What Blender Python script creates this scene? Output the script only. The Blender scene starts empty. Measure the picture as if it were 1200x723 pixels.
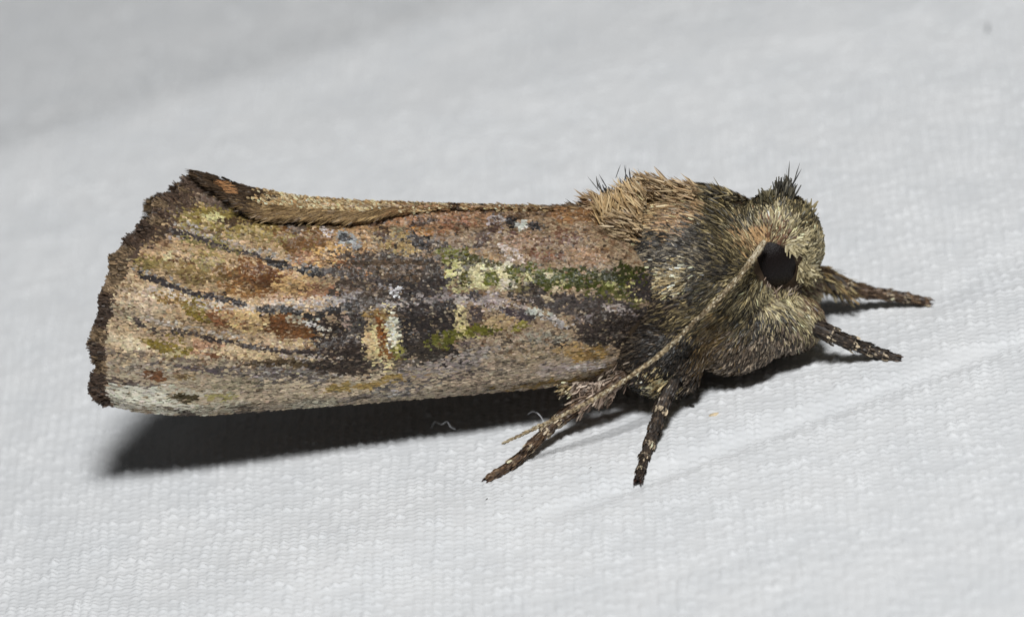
import bpy, bmesh, math, random
import numpy as np
from mathutils import Matrix, Vector
rng = np.random.default_rng(7)
random.seed(7)
sc = bpy.context.scene
COL = sc.collection
# ------------------------------------------------------------------ camera (1 unit = 1 cm)
sc.unit_settings.system = 'METRIC'
sc.unit_settings.scale_length = 0.01
ELEV, ROLL, YAW, DIST, LENS = math.radians(30), math.radians(14), math.radians(10), 15.7, 200.0
FWD = np.array([0, math.cos(ELEV), -math.sin(ELEV)])
_r0 = np.array([1.0, 0, 0]); _u0 = np.cross(_r0, FWD)
RIGHT = math.cos(ROLL) * _r0 - math.sin(ROLL) * _u0
UP = math.sin(ROLL) * _r0 + math.cos(ROLL) * _u0
EYE = -FWD * DIST
cam = bpy.data.cameras.new('camera'); cam_o = bpy.data.objects.new('camera', cam); COL.objects.link(cam_o)
cam.lens = LENS; cam.sensor_width = 36.0; cam.clip_start = 0.1; cam.clip_end = 200
m = Matrix(((RIGHT[0], UP[0], -FWD[0], EYE[0]), (RIGHT[1], UP[1], -FWD[1], EYE[1]), (RIGHT[2], UP[2], -FWD[2], EYE[2]), (0, 0, 0, 1)))
cam_o.matrix_world = m
cam.dof.use_dof = True; cam.dof.focus_distance = DIST - 0.76; cam.dof.aperture_fstop = 0.72
sc.camera = cam_o
# ------------------------------------------------------------------ world and flash
w = bpy.data.worlds.new('World'); sc.world = w; w.use_nodes = True
w.node_tree.nodes['Background'].inputs[0].default_value = (0.95, 0.98, 1.0, 1)
w.node_tree.nodes['Background'].inputs[1].default_value = 0.035
LAMP_EL = math.radians(61)
ld = bpy.data.lights.new('flash', 'AREA'); ld.shape = 'RECTANGLE'; ld.size = 5.0; ld.size_y = 3.6
ld.energy = 5250; ld.color = (0.985, 0.995, 1.0)
lo = bpy.data.objects.new('flash', ld); COL.objects.link(lo)
LP = np.array([2.2, -math.cos(LAMP_EL) * 24, math.sin(LAMP_EL) * 24])
lo.location = LP
lo.rotation_euler = Vector((0.15 - LP[0], -LP[1], 0.2 - LP[2])).to_track_quat('-Z', 'Y').to_euler()
vs = sc.view_settings; vs.view_transform = 'Standard'; vs.look = 'None'; vs.exposure = 0; vs.gamma = 1; vs.use_curve_mapping = False
sc.cycles.max_bounces = 8; sc.cycles.use_denoising = True

# ------------------------------------------------------------------ the survey frame of the specimen
KPX = 36.0 / LENS / 1200
def ray(px, py):
    px = np.asarray(px, float); py = np.asarray(py, float)
    return FWD + ((px - 600) * KPX)[..., None] * RIGHT - ((py - 361.5) * KPX)[..., None] * UP
def onz(px, py, z=0.0):
    d = ray(px, py); return EYE + d * ((z - EYE[2]) / d[..., 2])[..., None]
A = onz(1067, 386)
U = np.array([math.cos(YAW), -math.sin(YAW), 0]); V = np.array([-math.sin(YAW), -math.cos(YAW), 0]); Z = np.array([0, 0, 1.0])
ROOT = A - 0.6 * U
def P(px, py, v):
    """point of the specimen seen at chart position px,py with lateral offset v from its midline"""
    d = ray(px, py); v = np.asarray(v, float)
    t = (v - (EYE - A) @ V) / (d @ V)
    return EYE + d * t[..., None]
def chart(p):
    d = p - EYE; f = d @ FWD
    return 600 + (d @ RIGHT) / f / KPX, 361.5 - (d @ UP) / f / KPX
def tuck(p):
    p = np.asarray(p); l = (p - A) @ V
    return p - 1.5 * l[..., None] * V + .05 * U - .03 * Z
def mirror(p):
    p = np.asarray(p); l = (p - A) @ V
    return p - 2 * l[..., None] * V
def mf(u, v, wz): return A + u * U + v * V + wz * Z

# ------------------------------------------------------------------ helpers
def lin(c):
    c = np.asarray(c, float) / 255.0
    return np.where(c <= 0.04045, c / 12.92, ((c + 0.055) / 1.055) ** 2.4)
_T = np.random.default_rng(3).random((8, 256, 256))
def vnoise(x, y, seed=0):
    x = np.asarray(x, float); y = np.asarray(y, float)
    xi = np.floor(x).astype(int); yi = np.floor(y).astype(int)
    fx = x - xi; fy = y - yi; fx = fx * fx * (3 - 2 * fx); fy = fy * fy * (3 - 2 * fy)
    T = _T[seed % 8]; g = lambda a, b: T[a % 256, b % 256]
    return (g(xi, yi) * (1 - fx) + g(xi + 1, yi) * fx) * (1 - fy) + (g(xi, yi + 1) * (1 - fx) + g(xi + 1, yi + 1) * fx) * fy
def fbm(x, y, seed=0, o=3):
    s = 0; a = .5; n = 0
    for k in range(o):
        s = s + a * vnoise(x * 2 ** k + 17 * k, y * 2 ** k + 31 * k, seed + k); n += a; a *= .5
    return s / n - .5
def smooth(a, b, x):
    t = np.clip((x - a) / (b - a), 0, 1); return t * t * (3 - 2 * t)
def unit(v): return v / np.maximum(np.linalg.norm(v, axis=-1, keepdims=True), 1e-9)
def link(name, me, mat=None, parent=None):
    o = bpy.data.objects.new(name, me); COL.objects.link(o)
    if mat: me.materials.append(mat)
    if parent: o.parent = parent
    return o
def mesh_np(name, verts, faces, col=None, smooth_=True):
    """faces: int array (n,k)"""
    me = bpy.data.meshes.new(name); verts = np.ascontiguousarray(verts, np.float32); n, k = faces.shape
    me.vertices.add(len(verts)); me.vertices.foreach_set('co', verts.ravel())
    me.loops.add(n * k); me.loops.foreach_set('vertex_index', faces.astype(np.int32).ravel())
    me.polygons.add(n); me.polygons.foreach_set('loop_start', np.arange(0, n * k, k, dtype=np.int32))
    me.polygons.foreach_set('loop_total', np.full(n, k, np.int32))
    me.polygons.foreach_set('use_smooth', np.full(n, smooth_))
    me.update(calc_edges=True)
    if col is not None:
        a = me.color_attributes.new('col', 'FLOAT_COLOR', 'POINT')
        c = np.ones((len(verts), 4), np.float32); c[:, :3] = col
        a.data.foreach_set('color', c.ravel())
    return me
def grid_faces(nx, ny):
    i = np.arange(nx * ny).reshape(nx, ny)
    return np.stack([i[:-1, :-1], i[1:, :-1], i[1:, 1:], i[:-1, 1:]], -1).reshape(-1, 4)
def polyline(pts, n=None, t=None):
    """resample points (any width) by chord length with a smooth interpolation"""
    pts = np.asarray(pts, float); d = np.r_[0, np.cumsum(np.linalg.norm(np.diff(pts[:, :2], axis=0), axis=1))]; d /= d[-1]
    if t is None: t = np.linspace(0, 1, n)
    return np.stack([np.interp(t, d, pts[:, k]) for k in range(pts.shape[1])], -1)
def catmull(pts, n):
    pts = np.asarray(pts, float); q = np.vstack([2 * pts[0] - pts[1], pts, 2 * pts[-1] - pts[-2]])
    L = len(pts) - 1; t = np.linspace(0, L - 1e-6, n); i = t.astype(int); f = (t - i)[:, None]
    a, b, c, d = q[i], q[i + 1], q[i + 2], q[i + 3]
    return .5 * (2 * b + (c - a) * f + (2 * a - 5 * b + 4 * c - d) * f ** 2 + (3 * b - a - 3 * c + d) * f ** 3)

def mat_attr(name, rough=.45, spec=.5, sheen=0.0, noise=0.0, nscale=200):
    mt = bpy.data.materials.new(name); mt.use_nodes = True; nt = mt.node_tree; b = nt.nodes['Principled BSDF']
    at = nt.nodes.new('ShaderNodeAttribute'); at.attribute_name = 'col'
    src = at.outputs['Color']
    if noise:
        tc = nt.nodes.new('ShaderNodeTexCoord'); nz = nt.nodes.new('ShaderNodeTexNoise'); nz.inputs['Scale'].default_value = nscale
        nz.inputs['Detail'].default_value = 3
        nt.links.new(tc.outputs['Object'], nz.inputs['Vector'])
        mr = nt.nodes.new('ShaderNodeMapRange'); mr.inputs['From Min'].default_value = .3; mr.inputs['From Max'].default_value = .7
        mr.inputs['To Min'].default_value = 1 - noise; mr.inputs['To Max'].default_value = 1 + noise
        nt.links.new(nz.outputs['Fac'], mr.inputs['Value'])
        mx = nt.nodes.new('ShaderNodeVectorMath'); mx.operation = 'SCALE'
        nt.links.new(src, mx.inputs[0]); nt.links.new(mr.outputs['Result'], mx.inputs['Scale']); src = mx.outputs['Vector']
    nt.links.new(src, b.inputs['Base Color'])
    b.inputs['Roughness'].default_value = rough; b.inputs['Specular IOR Level'].default_value = spec
    if sheen:
        b.inputs['Sheen Weight'].default_value = sheen; b.inputs['Sheen Roughness'].default_value = .4
    return mt
def mat_plain(name, c, rough=.5, spec=.5, nscale=60, amp=.25, bump=0.0):
    mt = bpy.data.materials.new(name); mt.use_nodes = True; nt = mt.node_tree; b = nt.nodes['Principled BSDF']
    tc = nt.nodes.new('ShaderNodeTexCoord'); nz = nt.nodes.new('ShaderNodeTexNoise'); nz.inputs['Scale'].default_value = nscale; nz.inputs['Detail'].default_value = 4
    nt.links.new(tc.outputs['Object'], nz.inputs['Vector'])
    cr = nt.nodes.new('ShaderNodeValToRGB'); l = lin(c)
    cr.color_ramp.elements[0].position = .3; cr.color_ramp.elements[1].position = .7
    cr.color_ramp.elements[0].color = (*(l * (1 - amp)), 1); cr.color_ramp.elements[1].color = (*np.minimum(l * (1 + amp), 1), 1)
    nt.links.new(nz.outputs['Fac'], cr.inputs['Fac']); nt.links.new(cr.outputs['Color'], b.inputs['Base Color'])
    b.inputs['Roughness'].default_value = rough; b.inputs['Specular IOR Level'].default_value = spec
    if bump:
        bp = nt.nodes.new('ShaderNodeBump'); bp.inputs['Strength'].default_value = bump; bp.inputs['Distance'].default_value = .003
        nt.links.new(nz.outputs['Fac'], bp.inputs['Height']); nt.links.new(bp.outputs['Normal'], b.inputs['Normal'])
    return mt
M_SCALE = mat_attr('wing_scale', .40, .26, noise=.10, nscale=260)
M_HAIR = mat_attr('moth_hair', .46, .32, noise=.08, nscale=200)
M_SKIN = mat_plain('moth_skin', (70, 56, 42), .7, .2, 40, .3)
M_MEMB = mat_plain('wing_membrane', (96, 80, 62), .6, .3, 30, .3)
M_EYE = mat_plain('moth_eye', (19, 11, 9), .45, .2, 300, .3, .5)
M_LEG = mat_attr('leg_skin', .55, .35, noise=.2, nscale=90)

# ------------------------------------------------------------------ cloth
def build_cloth():
    # cloth axes: wales run up the picture, courses lie across them
    ea = unit(onz(700, 361.5 - 18.5) - onz(600, 361.5)); eb = np.cross(Z, ea)
    def axis(lo, hi, f0, f1, step):
        core = np.arange(lo, hi, step); out = []
        x = lo; s = step * 1.6
        while x > f0: x -= s; s = min(s * 1.12, .4); out.append(x)
        x = core[-1]; s = step * 1.6; up = []
        while x < f1: x += s; s = min(s * 1.12, .4); up.append(x)
        return np.r_[out[::-1], core, up]
    aa = axis(-2.15, 2.15, -7, 7, .0055); bb = axis(-1.45, 1.25, -6, 10, .0043); bb = np.r_[np.arange(-6, -2.2, .2), np.arange(-2.2, -1.45, .007), np.arange(-1.45, 1.25, .0043), np.arange(1.25, 3.4, .007), np.arange(3.4, 10, .2)]
    Ag, Bg = np.meshgrid(aa, bb, indexing='ij')
    X = Ag[..., None] * ea + Bg[..., None] * eb
    fade = smooth(-2.3, -2.1, Ag) * (1 - smooth(2.1, 2.3, Ag)) * smooth(-2.35, -2.15, Bg) * (1 - smooth(3.3, 3.5, Bg))
    PA, PB = .0262, .0188
    wx = .6 * (vnoise(Ag * 9, Bg * 9, 1) - .5) + .5 * (vnoise(Ag * 2.2, Bg * 2.2, 2) - .5)
    wy = .9 * (vnoise(Ag * 8, Bg * 8, 3) - .5) + .8 * (vnoise(Ag * 2, Bg * 2, 4) - .5)
    ca = Ag / PA + wx; i = np.floor(ca); fa = ca - i
    cb = Bg / PB + wy + .5 * (i % 2) + .5 * _T[2][i.astype(int) % 256, 7] + .07 * np.cos(math.tau * fa) + .30 * (fa - .5)
    j = np.floor(cb); fb = cb - j
    rnd = _T[5][(i.astype(int)) % 256, (j.astype(int)) % 256]
    prof_a = np.clip(np.sin(math.pi * fa), 0, 1) ** .8
    yarn = prof_a * np.clip(np.sin(math.pi * fb), 0, 1) ** .8 * (.4 + 1.1 * rnd)
    fine = (vnoise(Ag * 260, Bg * 420, 6) - .5) * .0009
    slub = .55 + .9 * vnoise(ca * .23, cb * .9, 2) * vnoise(ca * 1.1, cb * .31, 5) * 2
    h = (yarn * .0052 * slub + fine + (rnd - .5) * .0012) * fade
    # slack folds of the sheet
    gx, gy = chart(X)
    def ridge(x0, y0, x1, y1, wid, hgt, off=0):
        L = math.hypot(x1 - x0, y1 - y0); nx, ny = -(y1 - y0) / L, (x1 - x0) / L
        return (gx - x0) * nx + (gy - y0) * ny
    d = ridge(0, 178, 560, 8, 0, 0)            # far fold: the sheet drops away beyond it
    f = -.0115 * np.log1p(np.exp(-np.clip(d, -600, 600) / 7)) * .55 * smooth(900, 500, gx)
    f += .02 * np.exp(-(d - 10) ** 2 / (2 * 26 ** 2)) * smooth(760, 400, gx)
    d2 = ridge(520, 650, 1200, 400, 0, 0)
    f += -.013 * np.exp(-(d2) ** 2 / (2 * 7 ** 2)) * smooth(560, 760, gx) + .010 * np.exp(-(d2 + 34) ** 2 / (2 * 26 ** 2))
    d3 = ridge(980, 400, 1200, 288, 0, 0)
    f += -.008 * np.exp(-(d3 - 4) ** 2 / (2 * 10 ** 2)) * smooth(1060, 1120, gx)
    d4 = ridge(600, 110, 1200, -60, 0, 0)
    f += .012 * np.exp(-(d4) ** 2 / (2 * 40 ** 2))
    d5 = ridge(120, 723, 700, 560, 0, 0)
    f += .006 * np.exp(-(d5) ** 2 / (2 * 30 ** 2))
    f += .010 * (fbm(Ag * 1.4 + 3, Bg * 1.4, 2, 2)) * smooth(0, 1, np.abs(Bg - .1) / .8 + np.abs(Ag) / 2.2)
    X = X + (h + np.maximum(f, -3))[..., None] * Z - .004 * Z
    me = mesh_np('cloth', X.reshape(-1, 3), grid_faces(len(aa), len(bb)))
    mt = bpy.data.materials.new('white_cloth'); mt.use_nodes = True; nt = mt.node_tree; b = nt.nodes['Principled BSDF']
    tc = nt.nodes.new('ShaderNodeTexCoord'); nz = nt.nodes.new('ShaderNodeTexNoise'); nz.inputs['Scale'].default_value = 5; nz.inputs['Detail'].default_value = 6
    nt.links.new(tc.outputs['Object'], nz.inputs['Vector'])
    cr = nt.nodes.new('ShaderNodeValToRGB'); cr.color_ramp.elements[0].position = .35; cr.color_ramp.elements[1].position = .65
    cr.color_ramp.elements[0].color = (.755, .765, .775, 1); cr.color_ramp.elements[1].color = (.80, .805, .81, 1)
    nt.links.new(nz.outputs['Fac'], cr.inputs['Fac']); nt.links.new(cr.outputs['Color'], b.inputs['Base Color'])
    b.inputs['Roughness'].default_value = .5; b.inputs['Specular IOR Level'].default_value = .32
    n2 = nt.nodes.new('ShaderNodeTexNoise'); n2.inputs['Scale'].default_value = 190; n2.inputs['Detail'].default_value = 3
    nt.links.new(tc.outputs['Object'], n2.inputs['Vector'])
    bp = nt.nodes.new('ShaderNodeBump'); bp.inputs['Strength'].default_value = .35; bp.inputs['Distance'].default_value = .002
    nt.links.new(n2.outputs['Fac'], bp.inputs['Height']); nt.links.new(bp.outputs['Normal'], b.inputs['Normal'])
    o = link('cloth', me, mt); o['kind'] = 'structure'; o['label'] = 'white woven cloth sheet lying under the moth'
    return o
build_cloth()

# ------------------------------------------------------------------ the moth
moth = bpy.data.objects.new('moth', None); COL.objects.link(moth); moth.location = ROOT; moth.empty_display_size = .1
moth['label'] = 'brown mottled moth with furry thorax resting on white cloth, wings folded around its body'
moth['category'] = 'moth'
REL = lambda p: np.asarray(p) - ROOT

# ---- strands: hairs and spatulate scales as curved ribbons
def strands(root, d, n, length, width, col, bend=.3, spat=False, tipcol=None, twist=.6):
    N = len(root); d = unit(d); rv = rng.normal(size=(N, 3))
    side = unit(np.cross(d, n) + twist * rv * .7); side = unit(side - (side * d).sum(1, keepdims=True) * d)
    ts = np.array([0, .55, 1.0]); wp = np.array([.5, 1.0, .6]) if spat else np.array([.8, 1.0, .15])
    length = np.broadcast_to(length, (N,)); width = np.broadcast_to(width, (N,)); bend = np.broadcast_to(bend, (N,))
    vs_ = np.empty((N, 3, 2, 3)); cs = np.empty((N, 3, 2, 3))
    if tipcol is None: tipcol = col
    for k, (t, wk) in enumerate(zip(ts, wp)):
        c = root + d * (length * t)[:, None] - n * (bend * length * t * t)[:, None]
        vs_[:, k, 0] = c - side * (width * wk * .5)[:, None]; vs_[:, k, 1] = c + side * (width * wk * .5)[:, None]
        cs[:, k, 0] = cs[:, k, 1] = col + (tipcol - col) * t
    base = (np.arange(N) * 6)[:, None, None]; q = np.array([[0, 1, 3, 2], [2, 3, 5, 4]])[None]
    return vs_.reshape(-1, 3), (base + q).reshape(-1, 4), cs.reshape(-1, 3)
def join(parts):
    V_, F_, C_ = [], [], []; o = 0
    for v, f, c in parts:
        V_.append(v); F_.append(f + o); C_.append(c); o += len(v)
    return np.vstack(V_), np.vstack(F_), np.vstack(C_)

# ---- wing chart
TOPL = [(228, 206), (262, 218), (300, 228), (350, 237), (400, 240), (450, 241), (500, 241), (550, 241), (600, 242), (650, 243), (700, 240), (740, 238)]
BOTL = [(124, 474), (160, 483), (205, 487), (260, 486), (330, 480), (400, 475), (500, 467), (600, 458), (650, 453), (690, 446), (745, 434)]
LEFTL = [(228, 206), (216, 222), (206, 230), (190, 236), (184, 243), (184, 258), (176, 263), (168, 268), (166, 276), (154, 281), (153, 290), (143, 296), (136, 303), (138, 318), (131, 328), (124, 340), (119, 350), (122, 362), (119, 372), (115, 382), (114, 398), (113, 412), (116, 428), (114, 444), (113, 460), (124, 474)]
RIGHTL = [(740, 238), (765, 285), (800, 325), (800, 350), (765, 380), (755, 405), (752, 420), (745, 434)]
SG = np.linspace(0, 1, 400)
_top = polyline(TOPL, t=SG); _bot = polyline(BOTL, t=SG); _lef = polyline(LEFTL, t=SG); _rig = polyline(RIGHTL, t=SG)
def _c(tab, s): return np.stack([np.interp(s, SG, tab[:, 0]), np.interp(s, SG, tab[:, 1])], -1)
def wing_chart(s, t):
    S = s[..., None]; T = t[..., None]
    c = (1 - T) * _c(_top, s) + T * _c(_bot, s) + (1 - S) * _c(_lef, t) + S * _c(_rig, t)
    c -= (1 - S) * (1 - T) * _top[0] + S * (1 - T) * _top[-1] + (1 - S) * T * _bot[0] + S * T * _bot[-1]
    return c
def wing_v(s, t):
    vt = .02; vb = .30 - .04 * s
    v = vt + (vb - vt) * t + (.065 + .05 * smooth(.45, 1, s)) * np.sin(math.pi * np.clip(t, 0, 1) ** .85)
    v = v - .022 * smooth(.93, 1.0, t) ** 2 - .06 * smooth(.88, 1.02, s)
    v = v + .0075 * np.sin(math.tau * (t * 5.2 + .25 * s + .1)) * smooth(.75, .3, s) * smooth(.02, .15, t) * smooth(.9, .7, t)
    v = v + .004 * (vnoise(s * 26, t * 12, 2) - .5)
    return v
def wing(s, t):
    c = wing_chart(s, t); return P(c[..., 0], c[..., 1], wing_v(s, t)), c
def wing_frame(s, t, e=.004):
    p, c = wing(s, t); ps, _ = wing(s + e, t); pt, _ = wing(s, t + e)
    ds = unit(ps - p); dt = unit(pt - p); n = unit(np.cross(ds, dt))
    n = np.where(((n @ V) < 0)[:, None], -n, n)
    return p, c, ds, dt, n

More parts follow.
